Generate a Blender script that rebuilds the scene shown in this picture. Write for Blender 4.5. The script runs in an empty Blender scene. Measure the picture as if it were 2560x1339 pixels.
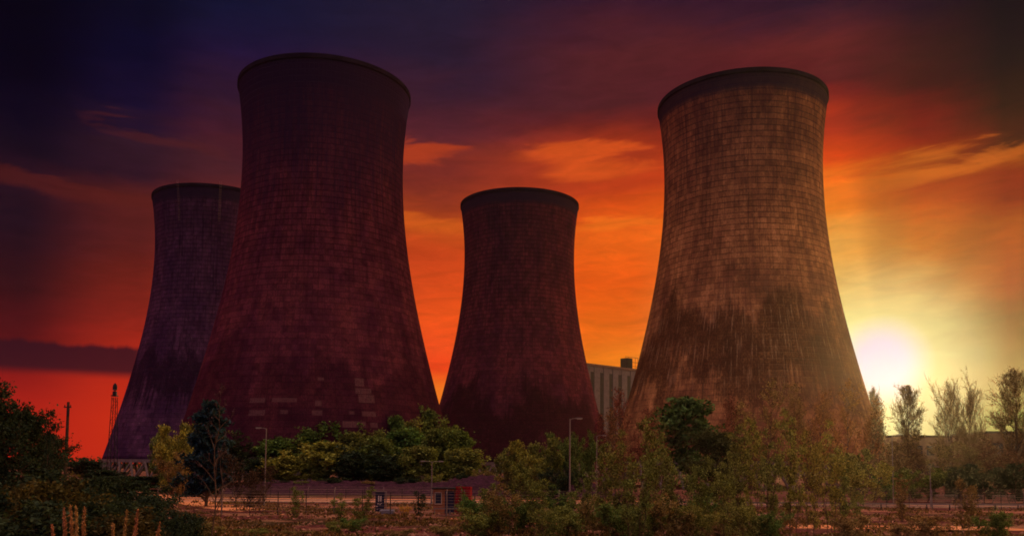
import bpy, math, random
import numpy as np
from mathutils import Vector, Matrix
R = math.radians
S = bpy.context.scene
C = S.collection

# ------------------------------------------------------------------ camera
F, PITCH, ROLL, CY, HC = 2121.2, R(3.755), R(0.456), 1030.3, 5.0
cp, sp, cr, sr = math.cos(PITCH), math.sin(PITCH), math.cos(ROLL), math.sin(ROLL)
right, fwd, up = Vector((1, 0, 0)), Vector((0, cp, sp)), Vector((0, -sp, cp))
ex, ey = right*cr + up*sr, up*cr - right*sr
cam = bpy.data.cameras.new("camera")
cam.sensor_width = 36; cam.sensor_fit = 'HORIZONTAL'
cam.lens = F/2560*36
cam.shift_y = (CY-669.5)/2560
cam.clip_end = 20000
co = bpy.data.objects.new("camera", cam); C.objects.link(co)
M3 = Matrix((ex, ey, -fwd)).transposed()
co.matrix_world = Matrix.Translation((0, 0, HC)) @ M3.to_4x4()
S.camera = co

def ray(px, py):
    v = ex*((px-1280)/F) - ey*((py-CY)/F) + fwd
    return v.normalized()
def at(px, py, Y):
    v = ray(px, py)
    return Vector((0, 0, HC)) + v*(Y/v.y)
def azel(px, py):
    v = ray(px, py)
    return math.degrees(math.atan2(v.x, v.y)), math.degrees(math.asin(v.z))

# ------------------------------------------------------------------ node helper
class NT:
    def __init__(s, tree): s.t = tree; s.n = tree.nodes; s.l = tree.links
    def new(s, typ, **kw):
        n = s.n.new(typ)
        for k, v in kw.items(): setattr(n, k, v)
        return n
    def put(s, sock, v):
        if isinstance(v, bpy.types.NodeSocket): s.l.new(v, sock)
        elif v is not None:
            if hasattr(sock.default_value, '__len__') and hasattr(v, '__len__'):
                v = tuple(v); k = len(sock.default_value)
                v = (v + (1.0,))[:k] if len(v) < k else v[:k]
            sock.default_value = v
    def m(s, op, a, b=None, c=None, clamp=False):
        n = s.new('ShaderNodeMath', operation=op, use_clamp=clamp)
        for i, v in enumerate((a, b, c)):
            if v is not None: s.put(n.inputs[i], v)
        return n.outputs[0]
    def mr(s, v, a, b, c=0., d=1., smooth=True):
        n = s.new('ShaderNodeMapRange', interpolation_type='SMOOTHSTEP' if smooth else 'LINEAR')
        for i, q in enumerate((v, a, b, c, d)): s.put(n.inputs[i], q)
        return n.outputs[0]
    def mix(s, f, a, b, mode='MIX'):
        n = s.new('ShaderNodeMix', data_type='RGBA', blend_type=mode)
        s.put(n.inputs[0], f); s.put(n.inputs[6], a); s.put(n.inputs[7], b)
        return n.outputs[2]
    def comb(s, x, y, z):
        n = s.new('ShaderNodeCombineXYZ')
        for i, q in enumerate((x, y, z)): s.put(n.inputs[i], q)
        return n.outputs[0]
    def sep(s, v):
        n = s.new('ShaderNodeSeparateXYZ'); s.put(n.inputs[0], v); return n.outputs
    def noise(s, v, scale=1., detail=3., rough=.5, dist=0.):
        n = s.new('ShaderNodeTexNoise')
        if v is not None: s.put(n.inputs['Vector'], v)
        n.inputs['Scale'].default_value = scale; n.inputs['Detail'].default_value = detail
        n.inputs['Roughness'].default_value = rough; n.inputs['Distortion'].default_value = dist
        return n.outputs[0]
    def white(s, v):
        n = s.new('ShaderNodeTexWhiteNoise', noise_dimensions='3D'); s.put(n.inputs['Vector'], v); return n.outputs[0]

def lin(c):
    return tuple((x/255/12.92 if x/255 <= .04045 else ((x/255+.055)/1.055)**2.4) for x in c)

# ------------------------------------------------------------------ world (sunset sky)
SUN_DIR = ray(2250, 960); GLARE_DIR = ray(2205, 908)
SUN_EL = math.asin(SUN_DIR.z); SUN_AZ = math.atan2(SUN_DIR.x, SUN_DIR.y)
W = bpy.data.worlds.new("World"); S.world = W; W.use_nodes = True
W.node_tree.nodes.clear(); n = NT(W.node_tree)
tc = n.new('ShaderNodeTexCoord').outputs['Generated']
x, y, z = n.sep(tc)
az = n.m('MULTIPLY', n.m('ARCTAN2', x, y), 57.2958)
el = n.m('MULTIPLY', n.m('ARCSINE', z), 57.2958)
# long drifting cloud structure bends the bands
cv = n.comb(n.m('MULTIPLY', az, .06), n.m('ADD', n.m('MULTIPLY', el, .26), n.m('MULTIPLY', az, -.012)), 3.1)
nz1 = n.noise(cv, 1.0, 5, .55, .4)
cv2 = n.comb(n.m('MULTIPLY', az, .16), n.m('ADD', n.m('MULTIPLY', el, .9), n.m('MULTIPLY', az, -.05)), 8.3)
nz2 = n.noise(cv2, 1.0, 4, .6, .8)
hi = n.mr(el, 3, 14)
eld = n.m('ADD', el, n.m('MULTIPLY', n.m('MULTIPLY', n.m('SUBTRACT', nz1, .5), 4.2), hi))
eld = n.m('ADD', eld, n.m('MULTIPLY', n.m('MULTIPLY', n.m('SUBTRACT', nz2, .5), 1.4), hi))
COLS = {
 40: [(0,(2,2,18)),(150,(2,2,20)),(260,(8,5,26)),(350,(20,10,28)),(470,(38,15,28)),(560,(31,14,28)),(700,(48,14,22)),(840,(80,15,22)),(945,(140,22,22)),(1000,(165,28,22)),(1160,(190,35,22))],
 330: [(0,(8,8,32)),(150,(10,8,38)),(260,(22,12,42)),(340,(46,22,36)),(430,(45,20,34)),(500,(84,29,28)),(600,(85,28,28)),(700,(105,30,24)),(800,(130,32,24)),(945,(185,38,22)),(1050,(197,42,20)),(1160,(192,40,20))],
 560: [(0,(18,18,48)),(150,(32,18,52)),(260,(48,22,42)),(330,(72,27,38)),(400,(70,30,38)),(500,(95,34,34)),(600,(120,40,30)),(800,(180,50,25)),(945,(215,50,22)),(1160,(215,60,22))],
 1080: [(0,(32,25,48)),(150,(38,24,46)),(250,(64,28,42)),(330,(82,32,42)),(430,(120,42,34)),(500,(150,55,28)),(560,(190,75,25)),(640,(195,65,25)),(800,(232,80,25)),(880,(236,75,28)),(920,(232,60,22)),(970,(240,118,30)),(1160,(240,120,30))],
 1560: [(0,(50,22,42)),(130,(82,31,36)),(250,(80,30,36)),(300,(105,32,30)),(350,(150,46,25)),(400,(185,62,25)),(450,(182,58,25)),(520,(215,78,22)),(600,(232,98,25)),(700,(232,90,22)),(800,(232,100,25)),(900,(236,124,28)),(1160,(238,130,30))],
 2090: [(0,(50,26,40)),(100,(100,38,36)),(200,(88,32,32)),(260,(130,38,30)),(330,(185,58,26)),(400,(215,70,22)),(440,(236,112,30)),(520,(232,122,32)),(600,(232,155,65)),(700,(230,180,90)),(780,(232,215,125)),(850,(238,238,168)),(1000,(225,228,160)),(1160,(215,215,140))],
 2300: [(0,(42,20,32)),(130,(66,30,26)),(220,(70,24,24)),(300,(118,30,24)),(370,(150,42,22)),(410,(180,88,22)),(450,(168,62,20)),(540,(200,95,20)),(620,(206,125,50)),(720,(212,172,95)),(820,(212,200,125)),(900,(205,210,150)),(1000,(198,206,150)),(1160,(200,206,130))],
 2520: [(0,(20,12,22)),(150,(35,18,22)),(250,(52,20,20)),(330,(72,24,20)),(395,(155,70,20)),(440,(142,48,22)),(500,(148,52,22)),(560,(170,82,18)),(700,(172,88,18)),(800,(160,105,38)),(900,(152,130,58)),(950,(152,140,62)),(1050,(165,165,70)),(1160,(165,165,72))],
}
# light the haze in front adds towards each direction (measured, linear); the sky behind it is that much dimmer
HADD = {1560: [(350, 0, 0, 0), (560, .008, .004, .002), (700, .019, .011, .004), (820, .035, .018, .007), (1160, .05, .03, .01)],
 2090: [(20, .008, .005, .001), (250, .012, .010, .003), (350, .021, .015, .005), (450, .045, .02, .008), (560, .08, .04, .012), (700, .18, .13, .04), (820, .30, .21, .09), (1160, .4, .25, .1)],
 2300: [(20, .007, .004, .001), (250, .015, .011, .003), (350, .029, .018, .005), (450, .044, .023, .01), (560, .1, .054, .018), (700, .22, .14, .045), (820, .42, .30, .11), (900, .55, .38, .17), (1000, .58, .45, .2), (1160, .5, .4, .17)],
 2520: [(20, .008, .004, .001), (150, .012, .007, .002), (350, .024, .014, .004), (450, .031, .022, .006), (560, .069, .039, .013), (700, .138, .076, .025), (820, .27, .157, .05), (900, .36, .22, .067), (1160, .42, .27, .09)]}
def sky_lin(px, py, c):
    c = lin(c)
    if px not in HADD: return c
    T = HADD[px]; ys_ = [q[0] for q in T]
    return tuple(max(c[k]*.15, c[k]-float(np.interp(py, ys_, [q[k+1] for q in T]))) for k in range(3))
fac = n.m('DIVIDE', eld, 60.0)
prev = None; prevaz = None
for px in sorted(COLS):
    r = n.new('ShaderNodeValToRGB'); e = r.color_ramp.elements
    stops = sorted((max(0, azel(px, py)[1])/60, sky_lin(px, py, c)) for py, c in COLS[px])
    top = stops[-1]
    stops.append((.80, tuple(v*.9 for v in top[1])))
    e[0].position = stops[0][0]; e[0].color = (*stops[0][1], 1)
    e[1].position = stops[-1][0]; e[1].color = (*stops[-1][1], 1)
    for p_, c in stops[1:-1]:
        k = e.new(p_); k.color = (*c, 1)
    n.put(r.inputs[0], fac)
    a = azel(px, 700)[0]
    prev = r.outputs[0] if prev is None else n.mix(n.mr(az, prevaz, a, smooth=px < 2200), prev, r.outputs[0])
    prevaz = a
sky = prev
# glowing streaks of lit cloud: (px, py, half-width px, half-height px, tilt, colour, amount)
def streak(sky, px, py, hw, hh, tilt, col, amt):
    a0, e0 = azel(px, py); k = 57.3/F
    da = n.m('SUBTRACT', az, a0); de = n.m('SUBTRACT', n.m('SUBTRACT', eld, e0), n.m('MULTIPLY', da, tilt))
    q = n.m('ADD', n.m('POWER', n.m('ABSOLUTE', n.m('DIVIDE', da, hw*k)), 2.), n.m('POWER', n.m('ABSOLUTE', n.m('DIVIDE', de, hh*k)), 2.))
    q = n.m('ADD', q, n.m('MULTIPLY', n.m('SUBTRACT', nz2, .5), 2.2))
    return n.mix(n.mr(q, 1.1, 0., 0, amt), sky, (*lin(col), 1))
sky = streak(sky, 1480, 398, 210, 40, .02, (216, 84, 28), .7)
sky = streak(sky, 1060, 385, 130, 30, .0, (180, 62, 30), .8)
sky = streak(sky, 430, 345, 190, 20, -.12, (84, 31, 30), .4)
sky = streak(sky, 150, 492, 330, 26, -.02, (90, 30, 26), .5)
sky = streak(sky, 1060, 545, 170, 26, 0., (216, 98, 26), .5)
sky = streak(sky, 1540, 560, 170, 24, 0., (236, 116, 28), .5)
sky = streak(sky, 2340, 415, 330, 30, .08, (205, 98, 24), .6)
nz3 = n.noise(n.comb(n.m('MULTIPLY', az, .35), n.m('ADD', n.m('MULTIPLY', el, 1.5), n.m('MULTIPLY', az, -.05)), 21.), 1.0, 5, .62, .6)
tex = n.m('ADD', 1., n.m('MULTIPLY', n.m('MULTIPLY', n.m('SUBTRACT', nz3, .5), .65), n.mr(el, 1.5, 9)))
# crepuscular rays: shafts of lit air fanning up from the sun
ga, ge = math.degrees(math.atan2(GLARE_DIR.x, GLARE_DIR.y)), math.degrees(math.asin(GLARE_DIR.z))
th = n.m('ARCTAN2', n.m('SUBTRACT', az, ga), n.m('SUBTRACT', el, ge))
rn = n.noise(n.comb(n.m('MULTIPLY', th, 2.1), .5, 2.), 1., 2, .5)
rr = n.m('SQRT', n.m('ADD', n.m('POWER', n.m('SUBTRACT', az, ga), 2.), n.m('POWER', n.m('SUBTRACT', el, ge), 2.)))
fan = n.m('MULTIPLY', n.m('MULTIPLY', n.mr(rr, 1.5, 7), n.mr(rr, 19, 8)), n.mr(n.m('ABSOLUTE', th), 1.7, 1.1))
tex = n.m('MULTIPLY', tex, n.m('ADD', 1., n.m('MULTIPLY', n.m('MULTIPLY', n.m('SUBTRACT', rn, .48), 1.5), fan)))
sky = n.mix(1., sky, n.comb(tex, tex, tex), 'MULTIPLY')
# dark bank of cloud low on the left
a1, e1 = azel(150, 925); e2 = azel(150, 862)[1]
wob = n.noise(n.comb(n.m('MULTIPLY', az, .8), 0., 1.7), 1.0, 4, .6)
topc = n.m('ADD', e2, n.m('MULTIPLY', n.m('SUBTRACT', wob, .45), .9))
band = n.m('MULTIPLY', n.mr(el, e1-.5, e1+.25), n.mr(n.m('SUBTRACT', el, topc), .28, -.12))
band = n.m('MULTIPLY', band, n.mr(az, azel(430, 900)[0], azel(330, 900)[0]))
sky = n.mix(n.m('MULTIPLY', band, .93), sky, (*lin((44, 13, 28)), 1))
# sun glare
dotn = n.new('ShaderNodeVectorMath', operation='DOT_PRODUCT')
n.put(dotn.inputs[0], tc); dotn.inputs[1].default_value = GLARE_DIR
ang = n.m('MULTIPLY', n.m('ARCCOSINE', n.m('MINIMUM', dotn.outputs['Value'], 1.)), 57.2958)
sky = n.mix(n.mr(ang, 7.5, 1.0, 0, .35), sky, (*lin((244, 244, 185)), 1))
sky = n.mix(n.mr(ang, 3.2, 1.0, 0, 1.), sky, (.36, .42, .72, 1))
# overhead and behind the camera: dusk sky plus added fill light for ground and towers
nish = n.new('ShaderNodeTexSky', sky_type='NISHITA'); nish.sun_disc = False
nish.sun_elevation = SUN_EL; nish.sun_rotation = SUN_AZ
GOLD_FILL, RED_FILL = (3.2, 1.5, .40, 1), (1.5, .14, .12, 1)
NISH_K, ZENITH_FILL, BACK_FILL = .05, (2.5, 1.5, 1.0, 1), (.062, .022, .130, 1)
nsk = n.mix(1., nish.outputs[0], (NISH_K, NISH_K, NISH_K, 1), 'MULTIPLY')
back = n.mix(1., nsk, BACK_FILL, 'ADD')
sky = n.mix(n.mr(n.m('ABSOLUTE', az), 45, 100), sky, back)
# added unseen glow beyond the frame, golden right and red left, lighting tower flanks
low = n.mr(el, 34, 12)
sky = n.mix(n.m('MULTIPLY', n.m('MULTIPLY', n.mr(az, 34, 55), n.mr(az, 150, 100)), low), sky, GOLD_FILL)
sky = n.mix(n.m('MULTIPLY', n.m('MULTIPLY', n.mr(az, -40, -65), n.mr(az, -125, -95)), low), sky, RED_FILL)
zen = n.mix(1., nsk, ZENITH_FILL, 'ADD')
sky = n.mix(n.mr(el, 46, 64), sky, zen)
sky = n.mix(n.mr(el, -.5, -4), sky, (.03, .015, .012, 1))
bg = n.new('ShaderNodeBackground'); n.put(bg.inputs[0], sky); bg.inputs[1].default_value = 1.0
ow = n.new('ShaderNodeOutputWorld'); n.l.new(bg.outputs[0], ow.inputs[0])
W.cycles.sampling_method = 'MANUAL'; W.cycles.sample_map_resolution = 1024

# ------------------------------------------------------------------ sun
sl = bpy.data.lights.new("sun", 'SUN'); sl.energy = 2.0; sl.angle = R(.6); sl.color = (1, .66, .32)
so = bpy.data.objects.new("sun", sl); C.objects.link(so)
so.rotation_euler = (-SUN_DIR).to_track_quat('-Z', 'Y').to_euler()
S.view_settings.view_transform = 'Standard'; S.view_settings.look = 'None'
S.view_settings.gamma = 1; S.view_settings.use_curve_mapping = False
S.view_settings.exposure = 0.0
S.cycles.use_denoising = True; S.cycles.filter_width = 1.8
S.cycles.max_bounces = 6; S.cycles.diffuse_bounces = 3; S.cycles.transparent_max_bounces = 8
S.cycles.volume_bounces = 0; S.cycles.transmission_bounces = 3; S.cycles.glossy_bounces = 2

# ------------------------------------------------------------------ mesh helpers
class MB:
    def __init__(s): s.v = []; s.f = []; s.n = 0
    def add(s, v, f):
        v = np.asarray(v, float).reshape(-1, 3)
        s.v.append(v); s.f.extend([tuple(i+s.n for i in q) for q in f]); s.n += len(v)
    def box(s, c, d, rz=0., bev=0.):
        hx, hy, hz = d[0]/2, d[1]/2, d[2]/2
        if bev > 0:
            b = min(bev, hx*.45, hy*.45, hz*.45); pts = []
            ring = [(-hx+b, -hy), (hx-b, -hy), (hx, -hy+b), (hx, hy-b), (hx-b, hy), (-hx+b, hy), (-hx, hy-b), (-hx, -hy+b)]
            ins = [(a*(hx-b)/hx, q*(hy-b)/hy) for a, q in ring]
            for zz, rg in ((-hz, ins), (-hz+b, ring), (hz-b, ring), (hz, ins)):
                pts += [(a, q, zz) for a, q in rg]
            f = [tuple(range(7, -1, -1)), tuple(range(24, 32))]
            for k in range(3):
                for i in range(8):
                    j = (i+1) % 8; f.append((k*8+i, k*8+j, k*8+8+j, k*8+8+i))
        else:
            pts = [(a, q, w) for w in (-hz, hz) for a, q in ((-hx, -hy), (hx, -hy), (hx, hy), (-hx, hy))]
            f = [(3, 2, 1, 0), (4, 5, 6, 7), (0, 1, 5, 4), (1, 2, 6, 5), (2, 3, 7, 6), (3, 0, 4, 7)]
        p = np.array(pts); ca, sa = math.cos(rz), math.sin(rz)
        q = p.copy(); q[:, 0] = p[:, 0]*ca - p[:, 1]*sa; q[:, 1] = p[:, 0]*sa + p[:, 1]*ca
        s.add(q + np.array(c), f)
    def tube(s, pts, rad, k=6, cap=True):
        pts = np.asarray(pts, float); m = len(pts)
        if not hasattr(rad, '__len__'): rad = [rad]*m
        vs = []
        for i in range(m):
            d = pts[min(i+1, m-1)] - pts[max(i-1, 0)]; d = d/(np.linalg.norm(d)+1e-9)
            a = np.cross(d, (0, 0, 1.)) if abs(d[2]) < .95 else np.cross(d, (1., 0, 0)); a /= np.linalg.norm(a)+1e-9
            b = np.cross(d, a)
            for j in range(k):
                t = 2*math.pi*j/k; vs.append(pts[i] + (a*math.cos(t)+b*math.sin(t))*rad[i])
        f = [(i*k+j, i*k+(j+1) % k, (i+1)*k+(j+1) % k, (i+1)*k+j) for i in range(m-1) for j in range(k)]
        if cap: f += [tuple(range(k-1, -1, -1)), tuple(range((m-1)*k, m*k))]
        s.add(vs, f)
    def quads(s, P):            # P: (n,4,3)
        m = len(P); s.v.append(P.reshape(-1, 3))
        idx = (np.arange(m*4).reshape(m, 4)+s.n)
        s.f.extend(map(tuple, idx.tolist())); s.n += m*4
    def mesh(s, name):
        me = bpy.data.meshes.new(name)
        me.from_pydata(np.concatenate(s.v).tolist() if s.v else [], [], s.f); me.update(); return me
    def build(s, name, mat, parent=None, smooth=False):
        me = s.mesh(name)
        if smooth: me.polygons.foreach_set('use_smooth', [True]*len(me.polygons))
        me.materials.append(mat)
        o = bpy.data.objects.new(name, me); C.objects.link(o)
        if parent: o.parent = parent
        return o
def tag(o, label=None, cat=None, group=None, kind=None):
    for k, v in (('label', label), ('category', cat), ('group', group), ('kind', kind)):
        if v: o[k] = v
    return o
def thing(name, loc, label, cat, group=None, rz=0.):
    o = bpy.data.objects.new(name, None); C.objects.link(o); o.location = loc; o.rotation_euler.z = rz
    o.empty_display_size = .2
    return tag(o, label, cat, group)
def copy_thing(root, label, group=None):
    r = root.copy(); C.objects.link(r); r['label'] = label
    if group: r['group'] = group
    for ch in root.children:
        c = ch.copy(); C.objects.link(c); c.parent = r
        for g in ch.children:
            d = g.copy(); C.objects.link(d); d.parent = c
    return r

# ------------------------------------------------------------------ materials
def mat(name, col, rough=.85, var=.25, scale=1.5, bump=.0, metal=0., spec=.03, dirt=None):
    m = bpy.data.materials.new(name); m.use_nodes = True; t = NT(m.node_tree)
    b = m.node_tree.nodes['Principled BSDF']
    tc = t.new('ShaderNodeTexCoord').outputs['Object']
    nz = t.noise(tc, scale, 5, .6)
    nf = t.noise(tc, scale*9, 3, .6)
    f = t.m('ADD', t.m('MULTIPLY', nz, .7), t.m('MULTIPLY', nf, .3))
    a = tuple(c*(1-var) for c in col); q = tuple(min(1, c*(1+var)) for c in col)
    c = t.mix(t.mr(f, .3, .7), (*a, 1), (*q, 1))
    if dirt: c = t.mix(t.mr(t.noise(tc, scale*2.3, 6, .7), .5, .68, 0, .7), c, (*dirt, 1))
    t.put(b.inputs['Base Color'], c)
    b.inputs['Roughness'].default_value = rough; b.inputs['Metallic'].default_value = metal
    b.inputs['Specular IOR Level'].default_value = spec
    if bump:
        bn = t.new('ShaderNodeBump'); bn.inputs['Strength'].default_value = bump; t.put(bn.inputs['Height'], nf)
        t.l.new(bn.outputs[0], b.inputs['Normal'])
    return m
def leaf_mat(name, trans=.45):
    m = bpy.data.materials.new(name); m.use_nodes = True; t = NT(m.node_tree); t.n.clear()
    oi = t.new('ShaderNodeObjectInfo')
    tc = t.new('ShaderNodeTexCoord').outputs['Object']
    nz = t.noise(tc, 1.1, 4, .7); nf = t.noise(tc, 9., 2, .6)
    geo = t.new('ShaderNodeNewGeometry')
    rnd = t.m('ADD', t.m('MULTIPLY', nz, .6), t.m('MULTIPLY', geo.outputs['Random Per Island'], .7))
    hs = t.new('ShaderNodeHueSaturation'); t.put(hs.inputs['Color'], oi.outputs['Color'])
    t.put(hs.inputs['Hue'], t.m('ADD', .485, t.m('MULTIPLY', t.m('SUBTRACT', oi.outputs['Random'], .5), .05)))
    t.put(hs.inputs['Value'], t.m('ADD', t.m('MULTIPLY', t.m('POWER', rnd, 2.), 2.3), .18))
    d = t.new('ShaderNodeBsdfDiffuse'); t.put(d.inputs[0], hs.outputs[0])
    tr = t.new('ShaderNodeBsdfTranslucent'); t.put(tr.inputs[0], t.mix(1., hs.outputs[0], (1.35, 1.2, .5, 1), 'MULTIPLY'))
    mx = t.new('ShaderNodeMixShader'); mx.inputs[0].default_value = trans
    t.l.new(d.outputs[0], mx.inputs[1]); t.l.new(tr.outputs[0], mx.inputs[2])
    o = t.new('ShaderNodeOutputMaterial'); t.l.new(mx.outputs[0], o.inputs[0])
    return m
LEAF = leaf_mat('leaf', .3)
BARK = mat('bark', (.10, .065, .045), .9, .35, 3.)
BARK_PALE = mat('birch_bark', (.26, .21, .17), .9, .5, 4.)
TWIG = leaf_mat('twig', .0)
CONC = mat('cast_concrete', (.15, .115, .115), .9, .2, 1., .2)
GALV = mat('galvanised_steel', (.21, .18, .17), .6, .12, 6., 0, .3)
DARKM = mat('dark_painted_steel', (.028, .026, .030), .6, .2, 4.)
WOODP = mat('creosoted_wood', (.055, .035, .028), .9, .3, 4.)

# ------------------------------------------------------------------ terrain
def sstep(a, b, x):
    t = np.clip((x-a)/(b-a), 0, 1); return t*t*(3-2*t)
def gz(X, Y):
    X = np.asarray(X, float); Y = np.asarray(Y, float)
    g = 3.2*np.clip(1-Y/66., 0, 1)**1.15
    und = (np.sin(X*.21+Y*.13)*.06 + np.sin(X*.53-Y*.31+1.3)*.04 + np.sin(X*.05+2)*.05)
    w = sstep(50, 62, Y)*(1-sstep(90, 102, Y))
    g = g + und*w*1.5
    return g
def gp(X, Y): return float(gz(X, Y))
gm = bpy.data.materials.new('rubbly_earth'); gm.use_nodes = True; t = NT(gm.node_tree); b = gm.node_tree.nodes['Principled BSDF']
tc = t.new('ShaderNodeTexCoord').outputs['Object']
sx, sy, sz = t.sep(tc)
stv = t.comb(t.m('MULTIPLY', sx, .35), sy, sz)
n1 = t.noise(stv, .22, 6, .6); n2 = t.noise(tc, 1.6, 6, .7); n3 = t.noise(stv, .09, 4, .6); n4 = t.noise(tc, 8., 4, .7)
c = t.mix(t.mr(n2, .35, .68), (.048, .018, .024, 1), (.20, .066, .056, 1))
c = t.mix(t.mr(n1, .48, .62, 0, .75), c, (.36, .19, .12, 1))
c = t.mix(t.mr(n3, .50, .64, 0, .85), c, (.045, .042, .020, 1))
c = t.mix(t.mr(n4, .5, .75, 0, .6), c, (.05, .03, .026, 1))
t.put(b.inputs['Base Color'], c); b.inputs['Roughness'].default_value = 1.; b.inputs['Specular IOR Level'].default_value = 0.
bn = t.new('ShaderNodeBump'); bn.inputs['Strength'].default_value = .8; bn.inputs['Distance'].default_value = .25
t.put(bn.inputs['Height'], t.m('ADD', n2, n4)); t.l.new(bn.outputs[0], b.inputs['Normal'])
ys = np.concatenate([np.linspace(-40, 10, 12), np.linspace(12, 170, 130), np.linspace(176, 420, 30), np.linspace(450, 6000, 22)])
xs = np.concatenate([-np.geomspace(6000, 130, 16), np.linspace(-120, 120, 150), np.geomspace(130, 6000, 16)])
XX, YY = np.meshgrid(xs, ys); ZZ = gz(XX, YY)
g = MB(); nx = len(xs)
g.add(np.stack([XX, YY, ZZ], -1).reshape(-1, 3), [(j*nx+i, j*nx+i+1, (j+1)*nx+i+1, (j+1)*nx+i) for j in range(len(ys)-1) for i in range(nx-1)])
tag(g.build('ground', gm, smooth=True), kind='structure')

def strip(name, pts, w, z, m):
    """flat ribbon along a polyline"""
    b_ = MB(); P = np.array(pts, float); vs = []
    for i in range(len(P)):
        d = P[min(i+1, len(P)-1)] - P[max(i-1, 0)]; d /= np.linalg.norm(d); nrm = np.array((-d[1], d[0]))
        for s_ in (w/2, -w/2):
            q = P[i]+nrm*s_; vs.append((q[0], q[1], z))
    b_.add(vs, [(2*i+1, 2*i+3, 2*i+2, 2*i) for i in range(len(P)-1)])
    return tag(b_.build(name, m), kind='structure')
ASPH = mat('worn_asphalt', (.40, .20, .13), .9, .25, .5, .3, dirt=(.14, .075, .055))
GRAV = mat('sandy_gravel', (.60, .25, .12), .95, .3, .6, .4, dirt=(.16, .085, .06))
KERB = mat('kerb_concrete', (.46, .33, .26), .9, .2, 1.5)
strip('road', [(-400, 124), (400, 124)], 7.5, .020, ASPH)
strip('pavement', [(-400, 130.2), (400, 130.2)], 2.4, .132, GRAV)
DIRT = mat('packed_dirt', (.26, .105, .070), .95, .4, .5, .5, dirt=(.10, .04, .035))
strip('dirt_track', [(-400, 107), (-20, 107), (400, 109)], 5., .012, DIRT)
strip('access_road', [(-62, 146), (-48, 124), (-38, 108), (-31, 98), (-20, 88), (-2, 80), (30, 76), (70, 75)], 5., .30, GRAV).location.z = -.27
kb = MB()
for yy in (119.9, 128.6): kb.box((0, yy, .06), (800, .22, .14), 0, .02)
tag(kb.build('kerb', KERB), kind='structure')
mk = MB()
WHITE = mat('worn_white_paint', (.62, .52, .42), .8, .3, 3.)
for i in range(-30, 31): mk.box((i*6., 124, .026), (3., .12, .004))
tag(mk.build('road_marking', WHITE), kind='structure')
# spoil bank
bank = MB(); rb = random.Random(4)
bx = np.linspace(-58, 22, 110); by = np.linspace(152, 196, 26)
BX, BY = np.meshgrid(bx, by); U = (BY-152)/44
pxx = BX/168*F+1280
Hh = 1.9 + 1.5*sstep(1090, 1200, pxx)
prof_ = sstep(0, .34, U)*(1-sstep(.6, 1, U))
ends = sstep(-58, -49, BX)*(1-sstep(12, 22, BX))
rs = np.random.RandomState(2)
BZ = Hh*prof_*ends + (np.sin(BX*.8+BY)*.10+np.sin(BX*1.9-BY*.7)*.07+rs.randn(*BX.shape)*.16)*prof_*ends - .03*(1-prof_*ends)
bank.add(np.stack([BX, BY, BZ], -1).reshape(-1, 3), [(j*110+i, j*110+i+1, (j+1)*110+i+1, (j+1)*110+i) for j in range(25) for i in range(109)])
BANKM = mat('spoil_heap_earth', (.040, .015, .030), .95, .7, 1.6, 1., dirt=(.012, .012, .008))
tag(bank.build('earth_bank', BANKM), kind='structure')

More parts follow.
